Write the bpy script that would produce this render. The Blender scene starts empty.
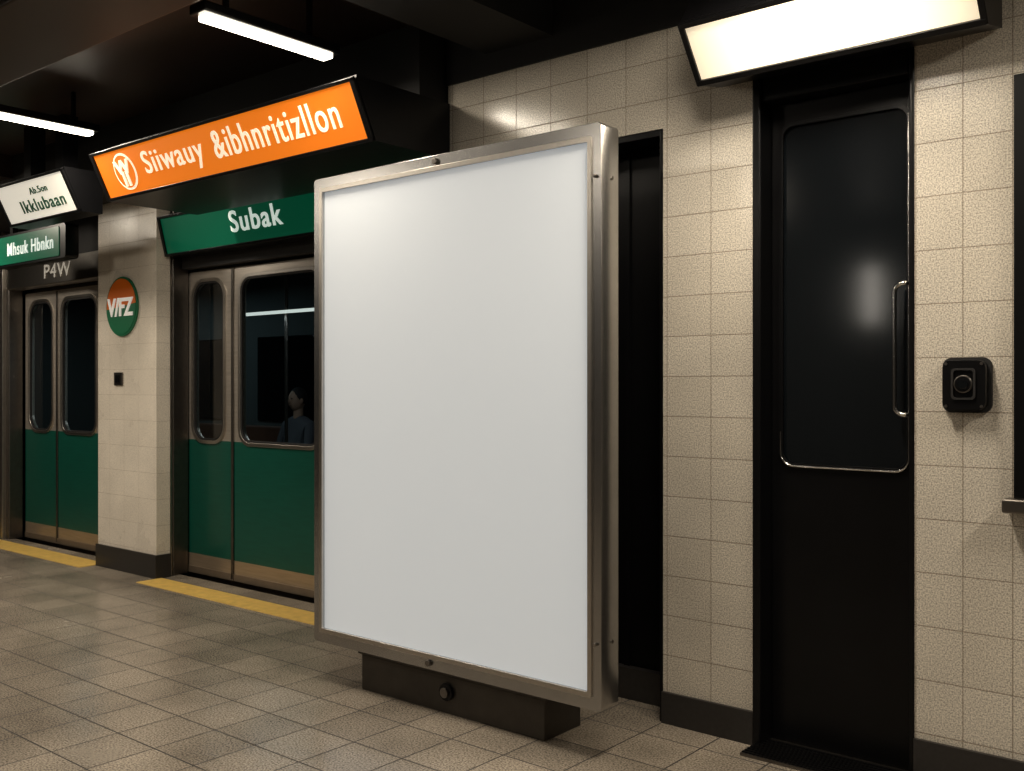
import bpy, bmesh, math
from mathutils import Vector, Matrix
D = bpy.data
COL = bpy.context.scene.collection
bpy.context.scene.view_settings.view_transform = 'Standard'

# ------------------------------------------------------------ materials
def newmat(name):
    m = D.materials.new(name); m.use_nodes = True
    return m, m.node_tree, m.node_tree.nodes['Principled BSDF']

def pmat(name, col, rough=.5, metal=0., emis=None, estr=0., noise=0., nscale=30., bump=0., spec=.5):
    m, nt, b = newmat(name)
    b.inputs['Roughness'].default_value = rough
    b.inputs['Metallic'].default_value = metal
    b.inputs['Specular IOR Level'].default_value = spec
    b.inputs['Base Color'].default_value = (*col, 1)
    if emis:
        b.inputs['Emission Color'].default_value = (*emis, 1)
        b.inputs['Emission Strength'].default_value = estr
    if noise or bump:
        tc = nt.nodes.new('ShaderNodeTexCoord')
        n = nt.nodes.new('ShaderNodeTexNoise'); n.inputs['Scale'].default_value = nscale
        n.inputs['Detail'].default_value = 5
        nt.links.new(tc.outputs['Object'], n.inputs['Vector'])
        if noise:
            r = nt.nodes.new('ShaderNodeMapRange')
            r.inputs['To Min'].default_value = 1 - noise; r.inputs['To Max'].default_value = 1 + noise
            nt.links.new(n.outputs['Fac'], r.inputs['Value'])
            mx = nt.nodes.new('ShaderNodeVectorMath'); mx.operation = 'SCALE'
            mx.inputs[0].default_value = col
            nt.links.new(r.outputs[0], mx.inputs['Scale'])
            nt.links.new(mx.outputs[0], b.inputs['Base Color'])
        if bump:
            bp = nt.nodes.new('ShaderNodeBump'); bp.inputs['Strength'].default_value = bump
            bp.inputs['Distance'].default_value = .002
            nt.links.new(n.outputs['Fac'], bp.inputs['Height'])
            nt.links.new(bp.outputs[0], b.inputs['Normal'])
    return m

def tilemat(name, c1, c2, grout, tw, th, ox, oz, mortar, rough, floor=False, speck=.5, bump=.4, dirt=.15):
    m, nt, b = newmat(name)
    N, L = nt.nodes, nt.links
    geo = N.new('ShaderNodeNewGeometry'); sep = N.new('ShaderNodeSeparateXYZ')
    L.new(geo.outputs['Position'], sep.inputs[0])
    cmb = N.new('ShaderNodeCombineXYZ')
    def add(sock, v):
        a = N.new('ShaderNodeMath'); a.operation = 'ADD'; a.inputs[1].default_value = v
        L.new(sock, a.inputs[0]); return a.outputs[0]
    if floor:
        L.new(add(sep.outputs[0], ox), cmb.inputs[0]); L.new(add(sep.outputs[1], oz), cmb.inputs[1])
    else:
        s = N.new('ShaderNodeMath'); s.operation = 'ADD'
        L.new(sep.outputs[0], s.inputs[0]); L.new(sep.outputs[1], s.inputs[1])
        L.new(add(s.outputs[0], ox), cmb.inputs[0]); L.new(add(sep.outputs[2], oz), cmb.inputs[1])
    br = N.new('ShaderNodeTexBrick'); br.offset = 0; br.squash = 1
    br.inputs['Scale'].default_value = 1
    br.inputs['Brick Width'].default_value = tw; br.inputs['Row Height'].default_value = th
    br.inputs['Mortar Size'].default_value = mortar; br.inputs['Mortar Smooth'].default_value = .3
    br.inputs['Color1'].default_value = (*c1, 1); br.inputs['Color2'].default_value = (*c2, 1)
    br.inputs['Mortar'].default_value = (*grout, 1)
    L.new(cmb.outputs[0], br.inputs['Vector'])
    n1 = N.new('ShaderNodeTexNoise'); n1.inputs['Scale'].default_value = 190 if not floor else 130; n1.inputs['Detail'].default_value = 4
    L.new(geo.outputs['Position'], n1.inputs['Vector'])
    r1 = N.new('ShaderNodeMapRange'); r1.inputs['From Min'].default_value = .36; r1.inputs['From Max'].default_value = .6
    r1.inputs['To Min'].default_value = 1 - speck; r1.inputs['To Max'].default_value = 1.08
    L.new(n1.outputs['Fac'], r1.inputs['Value'])
    n2 = N.new('ShaderNodeTexNoise'); n2.inputs['Scale'].default_value = 2.3; n2.inputs['Detail'].default_value = 5
    L.new(geo.outputs['Position'], n2.inputs['Vector'])
    r2 = N.new('ShaderNodeMapRange'); r2.inputs['From Min'].default_value = .3; r2.inputs['From Max'].default_value = .7
    r2.inputs['To Min'].default_value = 1 - dirt; r2.inputs['To Max'].default_value = 1.05
    L.new(n2.outputs['Fac'], r2.inputs['Value'])
    mm = N.new('ShaderNodeMath'); mm.operation = 'MULTIPLY'
    L.new(r1.outputs[0], mm.inputs[0]); L.new(r2.outputs[0], mm.inputs[1])
    sc = N.new('ShaderNodeVectorMath'); sc.operation = 'SCALE'
    L.new(br.outputs['Color'], sc.inputs[0]); L.new(mm.outputs[0], sc.inputs['Scale'])
    L.new(sc.outputs[0], b.inputs['Base Color'])
    rr = N.new('ShaderNodeMapRange'); rr.inputs['To Min'].default_value = rough; rr.inputs['To Max'].default_value = .8
    L.new(br.outputs['Fac'], rr.inputs['Value'])
    rn = N.new('ShaderNodeMath'); rn.operation = 'MULTIPLY_ADD'; rn.inputs[1].default_value = .22
    L.new(n2.outputs['Fac'], rn.inputs[0]); L.new(rr.outputs[0], rn.inputs[2])
    L.new(rn.outputs[0], b.inputs['Roughness'])
    inv = N.new('ShaderNodeMath'); inv.operation = 'SUBTRACT'; inv.inputs[0].default_value = 1
    L.new(br.outputs['Fac'], inv.inputs[1])
    bp = N.new('ShaderNodeBump'); bp.inputs['Strength'].default_value = bump; bp.inputs['Distance'].default_value = .003
    L.new(inv.outputs[0], bp.inputs['Height']); L.new(bp.outputs[0], b.inputs['Normal'])
    if floor: b.inputs['Specular IOR Level'].default_value=.65
    return m

TILE_L = tilemat('tile_wall_a', (.78,.72,.62), (.72,.66,.56), (.36,.30,.23), .203, .165, -.018, .048, .0022, .08, speck=.5)
TILE_R = tilemat('tile_wall_b', (.78,.72,.62), (.72,.66,.56), (.38,.32,.25), .156, .187, .052, 0, .0022, .08, speck=.5)
TILE_P = tilemat('tile_pillar', (.84,.77,.66), (.81,.74,.63), (.58,.51,.42), .21, .19, .0, 0, .0018, .18, speck=.25)
FLOORM = tilemat('floor_tiles', (.45,.385,.305), (.35,.30,.24), (.04,.032,.026), .27, .27, .02, .08, .004, .12, floor=True, speck=.65, bump=.5, dirt=.35)
BLACK = pmat('black_metal', (.004,.004,.0045), .32, .1, noise=.3, nscale=8, spec=.22)
BLACKM = pmat('black_matte', (.006,.0055,.0055), .75, noise=.3, nscale=6)
BASEM = pmat('baseboard_stone', (.022,.020,.019), .4, noise=.4, nscale=60)
CEILM = pmat('ceiling_paint', (.024,.013,.009), .42, noise=.35, nscale=3)
STEEL = pmat('brushed_steel', (.50,.47,.43), .32, 1., noise=.12, nscale=40, bump=.1)
ALU = pmat('aluminium', (.42,.415,.41), .27, 1., noise=.08, nscale=25)
DSTEEL = pmat('dark_steel', (.18,.165,.15), .36, 1., noise=.2, nscale=25)
PLINTHM = pmat('plinth_steel', (.065,.058,.05), .42, .8, noise=.25, nscale=15)
CHROME = pmat('chrome', (.75,.74,.72), .15, 1.)
KICK = pmat('kickplate', (.36,.29,.22), .42, .8, noise=.2, nscale=14)
YEL = pmat('yellow_line_paint', (.76,.50,.13), .4, noise=.3, nscale=18)
PANEL = pmat('panel_white', (.72,.76,.80), .38, emis=(.90,.96,1.), estr=.27, noise=.02, nscale=3)
ORANGE = pmat('orange_lightbox', (.38,.08,.004), .45, emis=(1.,.225,.008), estr=.66, noise=.05, nscale=4)
CREAM = pmat('cream_letter', (.8,.7,.55), .4, emis=(1.,.86,.62), estr=.75)
GREEN = pmat('green_sign', (.004,.11,.06), .3, emis=(.0,.16,.075), estr=.2, noise=.1, nscale=5)
WTEXT = pmat('white_letter', (.8,.85,.8), .4, emis=(.85,1.,.9), estr=.5)
WSIGN = pmat('white_lightbox', (.7,.68,.6), .4, emis=(1.,.94,.8), estr=.5)
GTEXT = pmat('green_letter', (.01,.08,.04), .5)
LTEXT = pmat('lintel_letter', (.5,.5,.48), .5)
LAMP = pmat('lamp_emitter', (.9,.9,.85), .4, emis=(1.,.90,.72), estr=12)
DGLASS = pmat('dark_glass', (.004,.005,.006), .07, spec=.6)
DGLASS2 = pmat('door_dark_glass', (.005,.0065,.008), .10, spec=.75)
SEAT = pmat('seat_plastic', (.12,.05,.03), .5)
INTER = pmat('train_interior', (.09,.10,.10), .6)
INTLAMP = pmat('interior_lamp', (.8,.8,.8), .4, emis=(1.,.95,.85), estr=1.1)
SCONCE = pmat('sconce_glass', (.8,.8,.8), .4, emis=(1.,.93,.82), estr=6.5)
DISC_O = pmat('roundel_orange', (.80,.17,.015), .4)
DISC_G = pmat('roundel_green', (.01,.16,.07), .4)
DISC_W = pmat('roundel_white', (.85,.83,.76), .4, emis=(1,.95,.85), estr=.25)
SKIN = pmat('skin', (.4,.25,.17), .6)
CLOTH = pmat('dark_coat', (.07,.075,.09), .8)
DTRIM = pmat('dark_wall_tiles', (.05,.045,.04), .5, noise=.2, nscale=4)

def diffmat(xc,half):
    # opal diffuser: hottest along the tube, dimmer and warmer toward its ends
    m, nt, b = newmat('lamp_diffuser'); N,L=nt.nodes,nt.links
    tc=N.new('ShaderNodeNewGeometry'); sp=N.new('ShaderNodeSeparateXYZ'); L.new(tc.outputs['Position'],sp.inputs[0])
    a=N.new('ShaderNodeMath'); a.operation='SUBTRACT'; a.inputs[1].default_value=xc; L.new(sp.outputs[0],a.inputs[0])
    c=N.new('ShaderNodeMath'); c.operation='ABSOLUTE'; L.new(a.outputs[0],c.inputs[0])
    r=N.new('ShaderNodeMapRange'); r.inputs['From Min'].default_value=half*.35; r.inputs['From Max'].default_value=half
    r.inputs['To Min'].default_value=2.0; r.inputs['To Max'].default_value=.62; L.new(c.outputs[0],r.inputs['Value'])
    b.inputs['Base Color'].default_value=(.6,.55,.45,1); b.inputs['Emission Color'].default_value=(1,.83,.58,1)
    L.new(r.outputs[0],b.inputs['Emission Strength']); return m
LAMPBIG = diffmat(-1.39,.5)

def doorpaint():
    m, nt, b = newmat('train_door_paint'); N, L = nt.nodes, nt.links
    geo = N.new('ShaderNodeNewGeometry'); sep = N.new('ShaderNodeSeparateXYZ'); L.new(geo.outputs['Position'], sep.inputs[0])
    gt = N.new('ShaderNodeMath'); gt.operation = 'GREATER_THAN'; gt.inputs[1].default_value = 1.0
    L.new(sep.outputs[2], gt.inputs[0])
    lt = N.new('ShaderNodeMath'); lt.operation = 'LESS_THAN'; lt.inputs[1].default_value = .155
    L.new(sep.outputs[2], lt.inputs[0])
    n = N.new('ShaderNodeTexNoise'); n.inputs['Scale'].default_value = 5
    mp = N.new('ShaderNodeVectorMath'); mp.operation='MULTIPLY'; mp.inputs[1].default_value=(1,1,12)
    L.new(geo.outputs['Position'], mp.inputs[0]); L.new(mp.outputs[0], n.inputs['Vector'])
    rg = N.new('ShaderNodeMapRange'); rg.inputs['To Min'].default_value=.75; rg.inputs['To Max'].default_value=1.2
    L.new(n.outputs['Fac'], rg.inputs['Value'])
    m1 = N.new('ShaderNodeMix'); m1.data_type='RGBA'
    A=[s for s in m1.inputs if s.type=='RGBA']
    A[0].default_value=(.006,.085,.060,1); A[1].default_value=(.56,.51,.45,1)
    L.new(gt.outputs[0], m1.inputs[0])
    o1=[s for s in m1.outputs if s.type=='RGBA'][0]
    m2 = N.new('ShaderNodeMix'); m2.data_type='RGBA'
    B=[s for s in m2.inputs if s.type=='RGBA']; B[1].default_value=(.48,.39,.29,1)
    L.new(lt.outputs[0], m2.inputs[0]); L.new(o1, B[0])
    o2=[s for s in m2.outputs if s.type=='RGBA'][0]
    sc = N.new('ShaderNodeVectorMath'); sc.operation='SCALE'
    L.new(o2, sc.inputs[0]); L.new(rg.outputs[0], sc.inputs['Scale'])
    L.new(sc.outputs[0], b.inputs['Base Color'])
    ad = N.new('ShaderNodeMath'); ad.operation='MAXIMUM'; L.new(gt.outputs[0], ad.inputs[0]); L.new(lt.outputs[0], ad.inputs[1])
    mu = N.new('ShaderNodeMath'); mu.operation='MULTIPLY_ADD'; mu.inputs[1].default_value=.5; mu.inputs[2].default_value=.2; L.new(ad.outputs[0], mu.inputs[0])
    L.new(mu.outputs[0], b.inputs['Metallic'])
    b.inputs['Roughness'].default_value=.3
    return m
DOORP = doorpaint()

def glassmat():
    m = D.materials.new('train_glass'); m.use_nodes=True; nt=m.node_tree; nt.nodes.clear()
    o=nt.nodes.new('ShaderNodeOutputMaterial'); t=nt.nodes.new('ShaderNodeBsdfTransparent'); t.inputs[0].default_value=(.72,.80,.82,1)
    g=nt.nodes.new('ShaderNodeBsdfGlossy'); g.inputs['Roughness'].default_value=.04
    f=nt.nodes.new('ShaderNodeFresnel'); f.inputs[0].default_value=1.6
    ge=nt.nodes.new('ShaderNodeNewGeometry')
    iv=nt.nodes.new('ShaderNodeMath'); iv.operation='SUBTRACT'; iv.inputs[0].default_value=1
    nt.links.new(ge.outputs['Backfacing'],iv.inputs[1])
    mu=nt.nodes.new('ShaderNodeMath'); mu.operation='MULTIPLY'
    nt.links.new(f.outputs[0],mu.inputs[0]); nt.links.new(iv.outputs[0],mu.inputs[1])
    x=nt.nodes.new('ShaderNodeMixShader')
    nt.links.new(mu.outputs[0],x.inputs[0]); nt.links.new(t.outputs[0],x.inputs[1]); nt.links.new(g.outputs[0],x.inputs[2]); nt.links.new(x.outputs[0],o.inputs[0])
    return m
TGLASS = glassmat()

# ------------------------------------------------------------ helpers
def grp(name, loc=(0,0,0)):
    e = D.objects.new(name, None); e.empty_display_size=.1; e.location=loc; COL.objects.link(e); return e

def finish(o, parent):
    COL.objects.link(o)
    if parent is not None:
        o.parent = parent
        o.matrix_parent_inverse = Matrix.Translation(-Vector(parent.location))
    return o

def meshobj(name, bm, mat, parent=None, bevel=0, smooth=False):
    me = D.meshes.new(name); bmesh.ops.recalc_face_normals(bm, faces=bm.faces[:]); bm.to_mesh(me); bm.free()
    me.materials.append(mat); o = D.objects.new(name, me); finish(o, parent)
    if smooth:
        for p in me.polygons: p.use_smooth = True
    if bevel:
        b = o.modifiers.new('bev','BEVEL'); b.width=bevel; b.segments=3; b.limit_method='ANGLE'
    return o

def addbox(bm, x0,x1,y0,y1,z0,z1):
    vs=[bm.verts.new(p) for p in [(x0,y0,z0),(x1,y0,z0),(x1,y1,z0),(x0,y1,z0),(x0,y0,z1),(x1,y0,z1),(x1,y1,z1),(x0,y1,z1)]]
    for f in [(0,1,2,3),(4,5,6,7),(0,1,5,4),(1,2,6,5),(2,3,7,6),(3,0,4,7)]:
        bm.faces.new([vs[i] for i in f])

def box(name, x0,x1,y0,y1,z0,z1, mat, parent=None, bevel=0):
    bm=bmesh.new(); addbox(bm,x0,x1,y0,y1,z0,z1); return meshobj(name,bm,mat,parent,bevel)

def boxes(name, lst, mat, parent=None, bevel=0):
    bm=bmesh.new()
    for b in lst: addbox(bm,*b)
    return meshobj(name,bm,mat,parent,bevel)

def prism(name, prof, x0, x1, mat, parent=None, bevel=0):
    bm=bmesh.new()
    a=[bm.verts.new((x0,y,z)) for y,z in prof]; b=[bm.verts.new((x1,y,z)) for y,z in prof]
    bm.faces.new(a); bm.faces.new(list(reversed(b))); n=len(prof)
    for i in range(n): bm.faces.new([a[i],a[(i+1)%n],b[(i+1)%n],b[i]])
    return meshobj(name,bm,mat,parent,bevel)

def rrpts(x0,x1,z0,z1,r,seg=8):
    pts=[]
    for cx,cz,a0 in [(x1-r,z1-r,0),(x0+r,z1-r,90),(x0+r,z0+r,180),(x1-r,z0+r,270)]:
        for i in range(seg+1):
            a=math.radians(a0+90*i/seg); pts.append((cx+r*math.cos(a),cz+r*math.sin(a)))
    return pts

def plate(name, outer, y0, y1, mat, parent=None, holes=(), bevel=0.0):
    cu=D.curves.new(name,'CURVE'); cu.dimensions='2D'; cu.fill_mode='BOTH'
    for pts in [outer,*holes]:
        s=cu.splines.new('POLY'); s.points.add(len(pts)-1)
        for p,q in zip(s.points,pts): p.co=(q[0],q[1],0,1)
        s.use_cyclic_u=True
    cu.extrude=(y1-y0)/2
    t=D.objects.new('tmp',cu); COL.objects.link(t); bpy.context.view_layer.update()
    me=D.meshes.new_from_object(t.evaluated_get(bpy.context.evaluated_depsgraph_get()))
    D.objects.remove(t)
    me.transform(Matrix.Translation((0,(y0+y1)/2,0)) @ Matrix.Rotation(math.pi/2,4,'X'))
    me.materials.clear(); me.materials.append(mat); me.name=name
    bm=bmesh.new(); bm.from_mesh(me); bmesh.ops.remove_doubles(bm,verts=bm.verts,dist=1e-5); bmesh.ops.recalc_face_normals(bm,faces=bm.faces[:]); bm.to_mesh(me); bm.free()
    o=D.objects.new(name,me); finish(o,parent)
    if bevel:
        b=o.modifiers.new('bev','BEVEL'); b.width=bevel; b.segments=2; b.limit_method='ANGLE'; b.angle_limit=math.radians(50)
    return o

def rect(x0,x1,z0,z1): return [(x1,z1),(x0,z1),(x0,z0),(x1,z0)]

def cyl(name, c, r, depth, axis, mat, parent=None, seg=32, bevel=0):
    bm=bmesh.new(); bmesh.ops.create_cone(bm,cap_ends=True,segments=seg,radius1=r,radius2=r,depth=depth)
    if axis=='Y': bmesh.ops.rotate(bm,verts=bm.verts,matrix=Matrix.Rotation(math.pi/2,3,'X'))
    if axis=='X': bmesh.ops.rotate(bm,verts=bm.verts,matrix=Matrix.Rotation(math.pi/2,3,'Y'))
    bmesh.ops.translate(bm,verts=bm.verts,vec=c)
    return meshobj(name,bm,mat,parent,bevel)

def tube(name, pts, r, mat, parent=None):
    cu=D.curves.new(name,'CURVE'); cu.dimensions='3D'; cu.bevel_depth=r; cu.bevel_resolution=4; cu.use_fill_caps=True
    s=cu.splines.new('POLY'); s.points.add(len(pts)-1)
    for p,q in zip(s.points,pts): p.co=(*q,1)
    t=D.objects.new('tmp',cu); COL.objects.link(t); bpy.context.view_layer.update()
    me=D.meshes.new_from_object(t.evaluated_get(bpy.context.evaluated_depsgraph_get())); D.objects.remove(t)
    me.materials.clear(); me.materials.append(mat)
    for p in me.polygons: p.use_smooth=True
    return finish(D.objects.new(name,me),parent)

def text(name, s, x0, x1, face, z0, z1, mat, parent, bold=.012, lift=.005, gap=1.12):
    zc=(z0+z1)/2
    if isinstance(face,tuple):
        (ya,za),(yb,zb)=face; y=ya+(yb-ya)*(za-zc)/(za-zb); tilt=math.atan2(yb-ya,za-zb)
    else: y=face; tilt=0
    cu=D.curves.new(name,'FONT'); cu.body=s; cu.size=1; cu.offset=bold; cu.extrude=.01; cu.space_character=gap
    t=D.objects.new('tmp',cu); COL.objects.link(t); bpy.context.view_layer.update()
    me=D.meshes.new_from_object(t.evaluated_get(bpy.context.evaluated_depsgraph_get())); D.objects.remove(t)
    xs=[v.co.x for v in me.vertices]; ys=[v.co.y for v in me.vertices]
    cx,cy=(min(xs)+max(xs))/2,(min(ys)+max(ys))/2; sx=(x1-x0)/(max(xs)-min(xs)); sy=(z1-z0)/(max(ys)-min(ys))/math.cos(tilt)
    M=Matrix.Translation(((x0+x1)/2,y,zc)) @ Matrix.Rotation(math.pi/2+tilt,4,'X') @ Matrix.Translation((0,0,lift)) @ Matrix.Diagonal((sx,sy,.3,1)) @ Matrix.Translation((-cx,-cy,0))
    me.transform(M); me.materials.clear(); me.materials.append(mat)
    return finish(D.objects.new(name,me),parent)

def area(name, loc, sx, sy, power, col, rot, parent):
    l=D.lights.new(name,'AREA'); l.shape='RECTANGLE'; l.size=sx; l.size_y=sy; l.energy=power; l.color=col
    o=D.objects.new(name,l); o.location=loc; o.rotation_euler=rot; finish(o,parent); return o

def slab(name, A, B, x0, x1, lo, hi, mat, parent, a=0., b=1., bevel=0):
    A=Vector(A); B=Vector(B); d=(B-A); n=Vector((-abs(d.y),-abs(d.x))).normalized()
    P=A+d*a; Q=A+d*b
    return prism(name,[tuple(P+n*lo),tuple(P+n*hi),tuple(Q+n*hi),tuple(Q+n*lo)],x0,x1,mat,parent,bevel)

WX=3.6
# ------------------------------------------------------------ room shell
box('floor',-13,3,-3.5,4.12,-.2,0,FLOORM)
box('ceiling',-13,3,-3.5,7.2,3.15,3.3,CEILM)
boxes('wall_tiled_left_part',[(-3.41,-3.0,WX,WX+.3,0,2.88),(-3.0,-2.18,WX,WX+.3,2.47,2.88),(-2.18,-1.77,WX,WX+.3,0,2.88),(-1.77,-1.4,WX,WX+.3,2.63,2.88)],TILE_L)
boxes('wall_tiled_right_part',[(-1.4,-1.16,WX,WX+.3,2.63,2.88),(-1.16,-.835,WX,WX+.3,0,2.88),(-.835,.5,WX,WX+.3,0,1.0),(-.835,.5,WX,WX+.3,2.42,2.88),(.5,3,WX,WX+.3,0,2.88)],TILE_R)
box('wall_south',-13,3,-3.7,-3.5,-.2,3.3,DTRIM)
box('wall_east',3,3.2,-3.7,7.2,-.2,3.3,BLACKM)
box('wall_west',-13.2,-13,-3.7,7.2,-.2,3.3,BLACKM)
box('trim_soffit_wall',-3.41,3,WX-.012,WX+.3,2.88,3.15,BLACKM)
box('beam_platform',-13,3,1.75,2.22,2.9,3.15,CEILM,bevel=.01)
box('beam_cross',-3.15,-2.75,2.22,3.588,2.98,3.15,BLACKM)
box('beam_cross.001',-8.1,-7.8,2.22,3.42,2.98,3.15,CEILM)
box('trim_soffit_train',-13,-3.43,3.42,4.12,2.80,3.15,BLACKM)
boxes('baseboard_tiled_wall',[(-3.425,-3.0,WX-.015,WX,0,.13),(-2.18,-1.77,WX-.015,WX,0,.13),(-1.16,3,WX-.015,WX,0,.165)],BASEM)

n=grp('service_niche',(-2.6,3.8,0))
box('back_panel',-3.0,-2.18,3.8,3.86,0,2.47,BLACK,n)
boxes('frame',[(-2.195,-2.181,3.597,3.8,0,2.468),(-3.0,-2.97,3.6,3.8,0,2.468),(-2.97,-2.195,3.6,3.8,2.44,2.468)],BLACK,n,.003)
box('kick',-2.97,-2.21,3.76,3.8,0,.14,BASEM,n)
box('panel_rib',-2.5,-2.47,3.79,3.8,.14,2.43,BLACK,n)

# ------------------------------------------------------------ service door
d=grp('door_1',(-1.46,3.7,0))
boxes('frame',[(-1.769,-1.735,3.58,3.74,0,2.63),(-1.180,-1.161,3.595,3.74,0,2.63),(-1.735,-1.180,3.6,3.74,2.50,2.63)],BLACK,d,.006)
plate('leaf',rect(-1.733,-1.182,.012,2.498),3.68,3.735,BLACK,d,[rrpts(-1.69,-1.206,1.09,2.41,.05)],.002)
plate('window_trim',rrpts(-1.70,-1.196,1.08,2.42,.055),3.672,3.68,BLACK,d,[rrpts(-1.685,-1.211,1.098,2.405,.045)],.002)
pts=[(-1.692,3.669,1.22)]
for i in range(9):
    a=math.radians(180+90*i/8); pts.append((-1.642+.05*math.cos(a),3.669,1.138+.05*math.sin(a)))
for i in range(9):
    a=math.radians(270+90*i/8); pts.append((-1.252+.05*math.cos(a),3.669,1.138+.05*math.sin(a)))
pts.append((-1.202,3.669,2.38))
tube('window_bead',pts,.0045,CHROME,d)
plate('window_glass',rrpts(-1.69,-1.206,1.09,2.41,.05),3.69,3.70,DGLASS2,d)
hp=[(-1.195,3.672,1.765),(-1.195,3.635,1.765)]
for i in range(7):
    a=math.radians(90+90*i/6); hp.append((-1.205+.035*math.cos(a),3.63,1.735+.03*math.sin(a)))
for i in range(7):
    a=math.radians(180+90*i/6); hp.append((-1.205+.035*math.cos(a),3.63,1.325+.03*math.sin(a)))
hp+=[(-1.195,3.635,1.295),(-1.195,3.672,1.295)]
tube('pull_handle',hp,.008,CHROME,d)
box('threshold',-1.76,-1.165,3.46,3.72,0,.012,DSTEEL,d)
boxes('threshold_ribs',[(-1.755,-1.17,3.467+i*.022,3.477+i*.022,.012,.017) for i in range(9)],BLACK,d)

w=grp('window_1',(-.16,3.6,1.7))
plate('frame',rect(-.834,.499,1.03,2.418),3.565,3.7,BLACK,w,[rect(-.78,.445,1.09,2.36)],.004)
box('glass',-.79,.455,3.65,3.66,1.08,2.37,DGLASS,w)
box('sill',-.86,.51,3.52,3.599,.985,1.03,DSTEEL,w,.006)

w=grp('wall_intercom',(-.983,3.57,1.4))
plate('back_plate',rrpts(-1.062,-.905,1.308,1.495,.03),3.585,3.6,BLACKM,w,(),.003)
plate('body',rrpts(-1.052,-.915,1.318,1.485,.026),3.548,3.585,BLACK,w,(),.006)
plate('bezel',rrpts(-1.022,-.945,1.352,1.458,.014),3.540,3.549,BLACKM,w,[rrpts(-1.015,-.952,1.359,1.451,.01)],.001)
cyl('lens_ring',(-.983,3.542,1.405),.030,.012,'Y',DSTEEL,w,40,bevel=.003)
cyl('lens_barrel',(-.983,3.537,1.405),.026,.006,'Y',BLACK,w,40,bevel=.002)
cyl('lens',(-.983,3.533,1.405),.017,.006,'Y',DGLASS,w,32,bevel=.002)
for i,(px,pz) in enumerate([(-1.04,1.33),(-.927,1.33),(-1.04,1.473),(-.927,1.473)]):
    cyl('screw_%d'%(i+1),(px,3.547,pz),.005,.005,'Y',DSTEEL,w,12)

# ------------------------------------------------------------ billboard
b=grp('billboard',(-2.94,3.1,0))
X0,X1,Z0,Z1=-3.764,-2.112,.19,2.377
plate('frame',rrpts(X0,X1,Z0,Z1,.018,4),3.05,3.165,ALU,b,[rrpts(X0+.062,X1-.056,Z0+.066,Z1-.066,.006,3)],.006)
plate('frame_lip',rrpts(X0+.045,X1-.040,Z0+.048,Z1-.048,.008,3),3.042,3.052,STEEL,b,[rrpts(X0+.064,X1-.058,Z0+.068,Z1-.068,.005,3)],.002)
box('poster_panel',X0+.055,X1-.05,3.062,3.072,Z0+.06,Z1-.06,PANEL,b)
box('back_cover',X0+.05,X1-.05,3.12,3.16,Z0+.05,Z1-.05,DSTEEL,b)
k=0
for px,pz in [(-2.96,Z1-.028),(-3.00,Z0+.028),(-2.135,Z0+.25),(-2.135,Z1-.2)]:
    k+=1; cyl('bolt_%d'%k,(px,3.043,pz),.014 if k<3 else .007,.014,'Y',DSTEEL,b,24,bevel=.003)
for pz in (Z0+.25,Z1-.2):
    k+=1; cyl('bolt_%d'%k,(X1+.001,3.12,pz),.007,.006,'X',DSTEEL,b,16)
box('plinth',-3.485,-2.416,3.10,3.344,0,.165,PLINTHM,b,.006)
box('plinth_top',-3.50,-2.40,3.09,3.355,.165,.192,PLINTHM,b,.004)
box('post_1',-3.35,-3.25,3.166,3.26,.19,1.9,DSTEEL,b,.004)
box('post_2',-2.65,-2.55,3.166,3.26,.19,1.9,DSTEEL,b,.004)
cyl('plinth_lock_ring',(-2.94,3.095,.095),.038,.02,'Y',BLACK,b,32,bevel=.003)
cyl('plinth_lock',(-2.94,3.083,.095),.022,.018,'Y',DSTEEL,b,32,bevel=.003)

# ------------------------------------------------------------ lamp above the service door
L=grp('wall_light_fixture',(-1.39,3.4,2.65))
xa,xb=-1.89,-.885
A,B=(3.27,2.735),(3.40,2.566)
prism('housing',[(3.262,2.755),A,B,(3.415,2.55),(3.587,2.585),(3.587,2.86),(3.34,2.86)],xa-.012,xb+.012,BLACK,L)
slab('diffuser',A,B,xa,xb,-.005,.004,LAMPBIG,L)
slab('rim_top',A,B,xa-.014,xb+.014,0,.018,BLACK,L,-.08,.02,.003)
slab('rim_bottom',A,B,xa-.014,xb+.014,0,.018,BLACK,L,.98,1.08,.003)
slab('rim_left',A,B,xa-.018,xa+.004,0,.016,BLACK,L,-.07,1.07,.003)
slab('rim_right',A,B,xb-.004,xb+.018,0,.016,BLACK,L,-.07,1.07,.003)
ang=math.atan2(.13,.169)
area('light',((xa+xb)/2,3.30,2.62),.95,.17,16,(1,.85,.65),(-(math.pi/2-ang),0,0),L)

# ------------------------------------------------------------ overhead signs
def sign(name, x0,x1, A,B, back, facemat):
    g=grp(name,((x0+x1)/2,A[0],A[1]))
    slab('face',A,B,x0,x1,-.004,.003,facemat,g)
    slab('rim_top',A,B,x0-.03,x1+.03,-.002,.014,BLACK,g,-.06,.01,.003)
    slab('rim_bottom',A,B,x0-.03,x1+.03,-.002,.014,BLACK,g,.99,1.06,.003)
    slab('rim_left',A,B,x0-.03,x0,-.002,.014,BLACK,g,-.05,1.05,.003)
    slab('rim_right',A,B,x1,x1+.03,-.002,.014,BLACK,g,-.05,1.05,.003)
    prism('housing',[(A[0],A[1]+.02),A,B,(B[0]+.005,B[1]-.015),(back,B[1]-.015),(back,A[1]+.02)],x0-.035,x1+.035,BLACK,g)
    return g
OA,OB=(2.98,2.765),(3.09,2.528)
OF=(OA,OB)
tl=math.atan2(OB[0]-OA[0],OA[1]-OB[1])
s=sign('orange_direction_sign',-5.72,-3.42,OA,OB,3.586,ORANGE)
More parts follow.
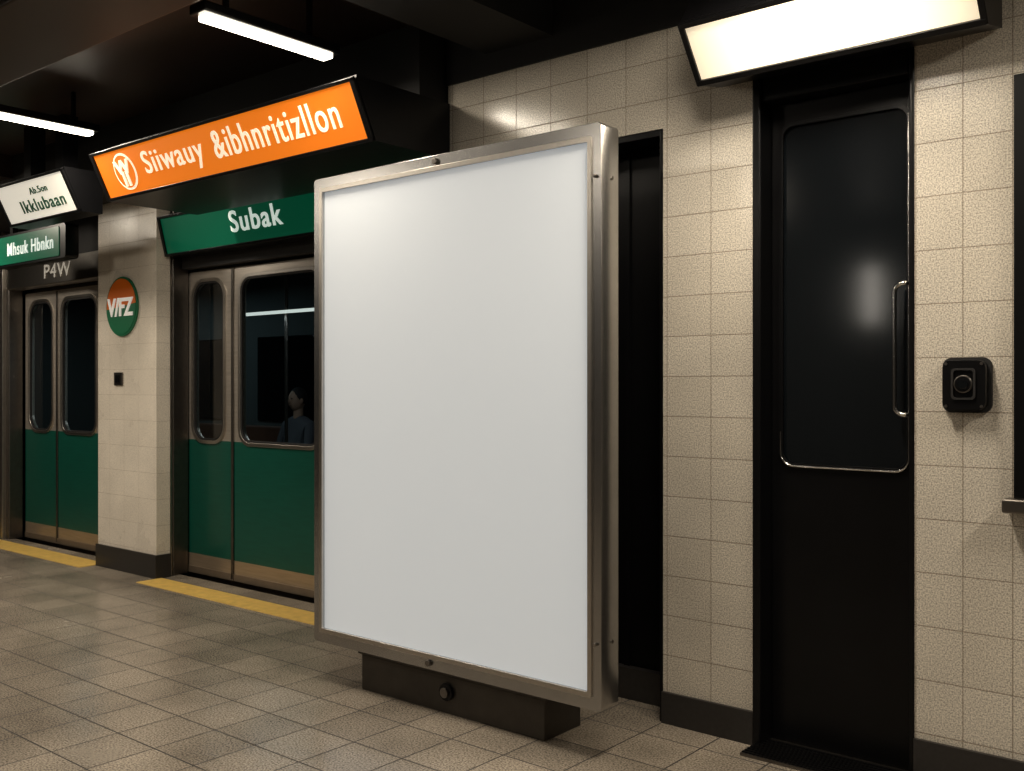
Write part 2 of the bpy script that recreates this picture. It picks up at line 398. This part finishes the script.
box('housing_rear',-5.755,-3.44,3.586,3.70,2.513,2.785,BLACK,s)
text('letters','Siiwauy',-5.24,-4.66,OF,2.572,2.722,CREAM,s,.004)
text('letters_2','&ibhnritizllon',-4.56,-3.56,OF,2.595,2.727,CREAM,s,.004)
def onface(g,name,cx,t,r,mat,lift,A=OA,B=OB,tilt=tl,seg=40):
    bm=bmesh.new(); bmesh.ops.create_cone(bm,cap_ends=True,segments=seg,radius1=r,radius2=r,depth=.004)
    y=A[0]+(B[0]-A[0])*t; z=A[1]+(B[1]-A[1])*t
    bm.transform(Matrix.Translation((cx,y,z))@Matrix.Rotation(math.pi/2+tilt,4,'X')@Matrix.Translation((0,0,lift)))
    return meshobj(name,bm,mat,g)
onface(s,'logo_disc',-5.45,.5,.108,CREAM,.005)
onface(s,'logo_inner',-5.45,.5,.095,ORANGE,.008)
text('logo_letters','W',-5.53,-5.37,OF,2.635,2.71,CREAM,s,.03,.014)
text('logo_letters_2','II',-5.48,-5.42,OF,2.57,2.65,CREAM,s,.03,.014)

WA,WB=(3.0,2.745),(3.11,2.515)
s=sign('white_station_sign',-7.1,-6.16,WA,WB,3.25,WSIGN)
boxes('hangers',[(-6.9,-6.8,3.1,3.2,2.76,3.152),(-6.45,-6.35,3.1,3.2,2.76,3.152)],BLACK,s)
text('letters','Ab.5on',-6.66,-6.42,(WA,WB),2.66,2.70,GTEXT,s,.005)
text('letters_2','Ikklubaan',-6.85,-6.26,(WA,WB),2.56,2.635,GTEXT,s,.008)

GA,GB=(3.93,2.605),(3.99,2.355)
s=sign('green_line_sign',-6.58,-3.6,GA,GB,4.12,GREEN)
text('letters','Subak',-5.76,-5.20,(GA,GB),2.43,2.57,WTEXT,s,.012)

s=grp('small_green_sign',(-7.6,3.55,2.46))
plate('case',rrpts(-8.3,-7.13,2.33,2.585,.03,5),3.50,3.60,BLACK,s,(),.008)
plate('face',rrpts(-8.28,-7.22,2.35,2.565,.015,4),3.494,3.502,GREEN,s)
text('letters','Mhsuk Hbnkn',-8.05,-7.30,3.494,2.41,2.51,WTEXT,s,.004,.003)
boxes('hangers',[(-8.1,-8.05,3.53,3.57,2.58,2.81),(-7.4,-7.35,3.53,3.57,2.58,2.81)],BLACK,s)

# ------------------------------------------------------------ ceiling lamps
def lamp(name,x,y0,y1,z,p):
    g=grp(name,(x,(y0+y1)/2,z))
    prism('tube_diffuser',[(y0,z),(y0,z+.03),(y1,z+.03),(y1,z)],x-.034,x+.034,LAMP,g,.006)
    box('housing',x-.055,x+.055,y0-.03,y1+.03,z+.022,z+.065,BLACK,g,.008)
    boxes('hangers',[(x-.01,x+.01,y0+.1,y0+.12,z+.06,3.152),(x-.01,x+.01,y1-.12,y1-.1,z+.06,3.152)],BLACK,g)
    area('light',(x,(y0+y1)/2,z-.01),.09,y1-y0,p,(1,.88,.72),(0,0,0),g)
lamp('ceiling_lamp',-3.60,2.34,3.0,2.90,12)
lamp('ceiling_lamp',-5.83,2.34,3.02,2.91,28)
lamp('ceiling_lamp',-8.6,2.34,3.02,2.91,38)
lamp('ceiling_lamp',-1.45,2.30,3.0,2.93,30)
lamp('ceiling_lamp',.8,2.30,3.0,2.93,38)
for x,p in ((-6.2,50),(-3.6,20),(-1.2,4),(1.2,3)): lamp('ceiling_lamp',x,-.1,.7,2.93,p)

s=grp('wall_sconce',(-3.93,-3.45,2.35))
cyl('glass_tube',(-3.93,-3.40,2.38),.075,.60,'Z',SCONCE,s,32,.02)
boxes('brackets',[(-3.98,-3.88,-3.5,-3.38,2.03,2.08),(-3.98,-3.88,-3.5,-3.38,2.68,2.73)],DSTEEL,s,.005)

# ------------------------------------------------------------ pillar
box('pillar_tiled',-7.456,-6.62,3.92,4.03,0,2.8,TILE_P)
boxes('baseboard_pillar',[(-7.47,-6.605,3.905,3.92,0,.17),(-6.62,-6.605,3.92,4.03,0,.17)],BASEM)
r=grp('roundel_logo_sign',(-7.08,3.9,1.995))
cyl('rim',(-7.08,3.912,1.995),.225,.016,'Y',DISC_G,r,64,bevel=.003)
def half(name,a0,a1,R,mat,y):
    p=[(-7.08+R*math.cos(math.radians(a0+(a1-a0)*i/32)),1.995+R*math.sin(math.radians(a0+(a1-a0)*i/32))) for i in range(33)]
    return plate(name,p,y-.003,y,mat,r)
half('upper_half',5,185,.21,DISC_O,3.903)
half('lower_half',185,365,.21,DISC_G,3.903)
text('letters','V/FZ',-7.27,-6.90,3.898,1.92,2.06,DISC_W,r,.03,.002,1.0)
w=grp('wall_switch',(-7.14,3.91,1.45))
box('plate',-7.20,-7.08,3.908,3.92,1.40,1.50,DSTEEL,w,.004)
box('button',-7.165,-7.115,3.90,3.909,1.42,1.48,BLACK,w,.003)

def poly(name,pp,z0,z1,mat):
    bm=bmesh.new(); a=[bm.verts.new((x,y,z0)) for x,y in pp]; c=[bm.verts.new((x,y,z1)) for x,y in pp]
    bm.faces.new(a); bm.faces.new(c)
    for i in range(len(pp)): bm.faces.new([a[i],a[(i+1)%len(pp)],c[(i+1)%len(pp)],c[i]])
    return meshobj(name,bm,mat)
poly('yellow_safety_line',[(-6.6,3.75),(-3.42,3.75),(-3.42,3.95),(-6.6,3.95)],0,.004,YEL)
poly('yellow_safety_line.001',[(-12.9,3.78),(-7.48,3.78),(-7.48,4.0),(-12.9,4.0)],0,.004,YEL)

# ------------------------------------------------------------ portal columns / lintel in front of train
p=grp('door_portal_frame',(-7,4.1,0))
def col(name,x0,x1): 
    boxes(name,[(x0,x1,4.06,4.19,0,2.8)],DSTEEL,p,.008)
col('jamb_1',-6.86,-6.63); col('jamb_2',-10.2,-9.34); col('jamb_3',-7.68,-7.2)
boxes('jamb_ribs',[(-9.60,-9.56,4.03,4.07,0,2.8),(-9.44,-9.40,4.03,4.07,0,2.8),(-6.68,-6.64,4.045,4.07,0,2.8)],STEEL,p,.004)
box('lintel',-13,-7.3,4.05,4.19,2.27,2.49,STEEL,p,.01)
box('lintel_upper',-13,-7.3,4.08,4.19,2.49,2.8,BLACKM,p)
box('lintel_right',-6.62,-3.45,4.125,4.19,2.26,2.8,BLACKM,p)
text('lintel_letters','P4W',-8.62,-8.15,4.048,2.32,2.44,LTEXT,p,.01,.002)

# ------------------------------------------------------------ train
t=grp('subway_train',(-7,5,0))
def leaf(i,x0,x1,wx0,wx1,wz0,wz1,rad):
    q=.004
    plate('door_leaf_%d'%i,rrpts(x0+q,x1-q,.01,2.24,.012,3),4.20,4.24,DOORP,t,[rrpts(wx0,wx1,wz0,wz1,rad)],.004)
    plate('window_gasket_%d'%i,rrpts(wx0-.025,wx1+.025,wz0-.025,wz1+.025,rad+.025),4.188,4.202,STEEL,t,[rrpts(wx0,wx1,wz0,wz1,rad)],.003)
    plate('window_seal_%d'%i,rrpts(wx0-.001,wx1+.001,wz0-.001,wz1+.001,rad),4.193,4.21,BLACKM,t,[rrpts(wx0+.014,wx1-.014,wz0+.014,wz1-.014,max(rad-.014,.01))],.002)
    plate('door_glass_%d'%i,rrpts(wx0-.004,wx1+.004,wz0-.004,wz1+.004,rad),4.214,4.222,TGLASS,t)
    box('edge_trim_%d'%i,x1-.03,x1-.004,4.192,4.201,.02,2.23,DSTEEL,t,.003)
leaf(1,-6.652,-6.069,-6.57,-6.19,1.0,2.16,.12)
leaf(2,-6.069,-5.02,-5.985,-5.12,1.0,2.16,.10)
leaf(3,-9.32,-8.686,-9.22,-8.79,1.0,2.15,.14)
leaf(4,-8.686,-7.93,-8.60,-8.02,1.0,2.15,.10)
plate('body_side',rect(-13,-2.2,-.4,2.8),4.245,4.28,DSTEEL,t,[rect(-9.3,-7.95,.0,2.22),rect(-6.64,-5.04,.0,2.22),rect(-4.8,-3.6,1.0,2.1)])
boxes('kick_rails',[(-6.65,-6.07,4.192,4.2,.012,.06),(-6.06,-5.03,4.192,4.2,.012,.06),(-9.31,-7.94,4.192,4.2,.012,.06)],KICK,t)
box('side_glass',-4.82,-3.58,4.25,4.26,.98,2.12,TGLASS,t)
box('train_floor',-13,-2.2,4.28,6.9,-.1,0,INTER,t)
box('train_far_side',-13,-2.2,6.9,6.95,0,2.6,INTER,t)
box('train_roof',-13,-2.2,4.28,6.95,2.6,2.65,INTER,t)
boxes('train_ends',[(-13,-12.95,4.28,6.9,0,2.6),(-2.25,-2.2,4.28,6.9,0,2.6)],INTER,t)
boxes('far_windows',[(-12.5+i*1.5,-11.5+i*1.5,6.88,6.9,1.0,1.95) for i in range(7)],DGLASS,t,.01)
boxes('bench',[(-12.5,-2.6,6.35,6.88,.38,.46),(-12.5,-2.6,6.78,6.88,.46,.95),(-12.5,-2.6,6.45,6.85,0,.38)],SEAT,t,.02)
box('interior_light',-8.1,-5.2,5.48,5.53,2.04,2.065,INTLAMP,t,.005)
boxes('interior_light_hangers',[(-8.0,-7.98,5.5,5.51,2.06,2.6),(-5.4,-5.38,5.5,5.51,2.06,2.6)],DSTEEL,t)
for i,x in enumerate((-7.3,-6.2,-9.6,-8.9)): cyl('grab_pole_%d'%(i+1),(x,5.6,1.3),.016,2.6,'Z',DSTEEL,t,16)
area('interior_glow',(-7.0,5.5,2.03),2.6,.05,6,(.95,.97,1),(0,0,0),t)
area('interior_glow_2',(-10.5,5.9,2.5),2.6,.1,7,(.75,.93,.95),(0,0,0),t)

def passenger(px,py):
    g=grp('passenger',(px,py,0))
    V=[(0,-.05,.56),(0,.02,.78),(0,.04,1.02),(0,.03,1.10),
       (-.11,-.08,.55),(-.13,-.48,.54),(-.13,-.50,.10),(-.13,-.62,.06),
       (.11,-.08,.55),(.13,-.48,.54),(.13,-.50,.10),(.13,-.62,.06),
       (-.19,.03,1.0),(-.24,-.05,.74),(-.10,-.28,.66),
       (.19,.03,1.0),(.24,-.05,.74),(.10,-.28,.66)]
    E=[(0,1),(1,2),(2,3),(0,4),(4,5),(5,6),(6,7),(0,8),(8,9),(9,10),(10,11),(2,12),(12,13),(13,14),(2,15),(15,16),(16,17)]
    R=[.15,.15,.15,.06,.10,.075,.05,.045,.10,.075,.05,.045,.07,.05,.038,.07,.05,.038]
    me=D.meshes.new('body'); me.from_pydata([(px+a,py+b_,c) for a,b_,c in V],E,[]); me.materials.append(CLOTH)
    o=D.objects.new('body',me); finish(o,g)
    md=o.modifiers.new('skin','SKIN')
    for i,r_ in enumerate(R): me.skin_vertices[0].data[i].radius=(r_,r_*.8)
    me.skin_vertices[0].data[0].use_root=True
    o.modifiers.new('sub','SUBSURF').levels=2; o.modifiers['sub'].render_levels=2
    def ell(nm,c,s_,mat):
        bm=bmesh.new(); bmesh.ops.create_uvsphere(bm,u_segments=20,v_segments=14,radius=1)
        bmesh.ops.scale(bm,verts=bm.verts,vec=s_); bmesh.ops.translate(bm,verts=bm.verts,vec=(px+c[0],py+c[1],c[2])); meshobj(nm,bm,mat,g,smooth=True)
    ell('head',(0,0,1.25),(.075,.095,.115),SKIN); ell('hair',(0,.02,1.28),(.085,.095,.105),BLACKM); ell('nose',(0,-.095,1.24),(.012,.018,.02),SKIN)
    cyl('neck',(px,py+.02,1.12),.05,.12,'Z',SKIN,g)
    for sx in (-1,1):
        q='l' if sx<0 else 'r'
        ell('ear_'+q,(sx*.078,0,1.24),(.012,.02,.03),SKIN)
        ell('eye_'+q,(sx*.028,-.088,1.265),(.011,.008,.007),BLACKM)
        ell('palm_'+q,(sx*.07,-.33,.64),(.036,.045,.016),SKIN)
        for f in range(4):
            x0=px+sx*.07+(f-1.5)*.018; ln=(.055,.065,.062,.048)[f]
            tube('finger_%s_%d'%(q,f+1),[(x0,py-.36,.645),(x0,py-.36-ln*.6,.64),(x0,py-.36-ln,.622)],.0085,SKIN,g)
        tube('thumb_'+q,[(px+sx*.045,py-.31,.645),(px+sx*.02,py-.335,.642),(px+sx*.012,py-.365,.635)],.0095,SKIN,g)
    ell('mouth',(0,-.088,1.195),(.022,.008,.005),SEAT)
passenger(-8.30,6.5)

# ------------------------------------------------------------ world & camera
wd=D.worlds.new('world'); bpy.context.scene.world=wd; wd.use_nodes=True
wd.node_tree.nodes['Background'].inputs[0].default_value=(.05,.05,.055,1); wd.node_tree.nodes['Background'].inputs[1].default_value=.3
cam=D.cameras.new('camera'); cam.sensor_width=36; cam.lens=35.16
co=D.objects.new('camera',cam); co.location=(0,0,1.4); co.rotation_euler=(math.pi/2,0,math.asin(.64)); COL.objects.link(co)
bpy.context.scene.camera=co
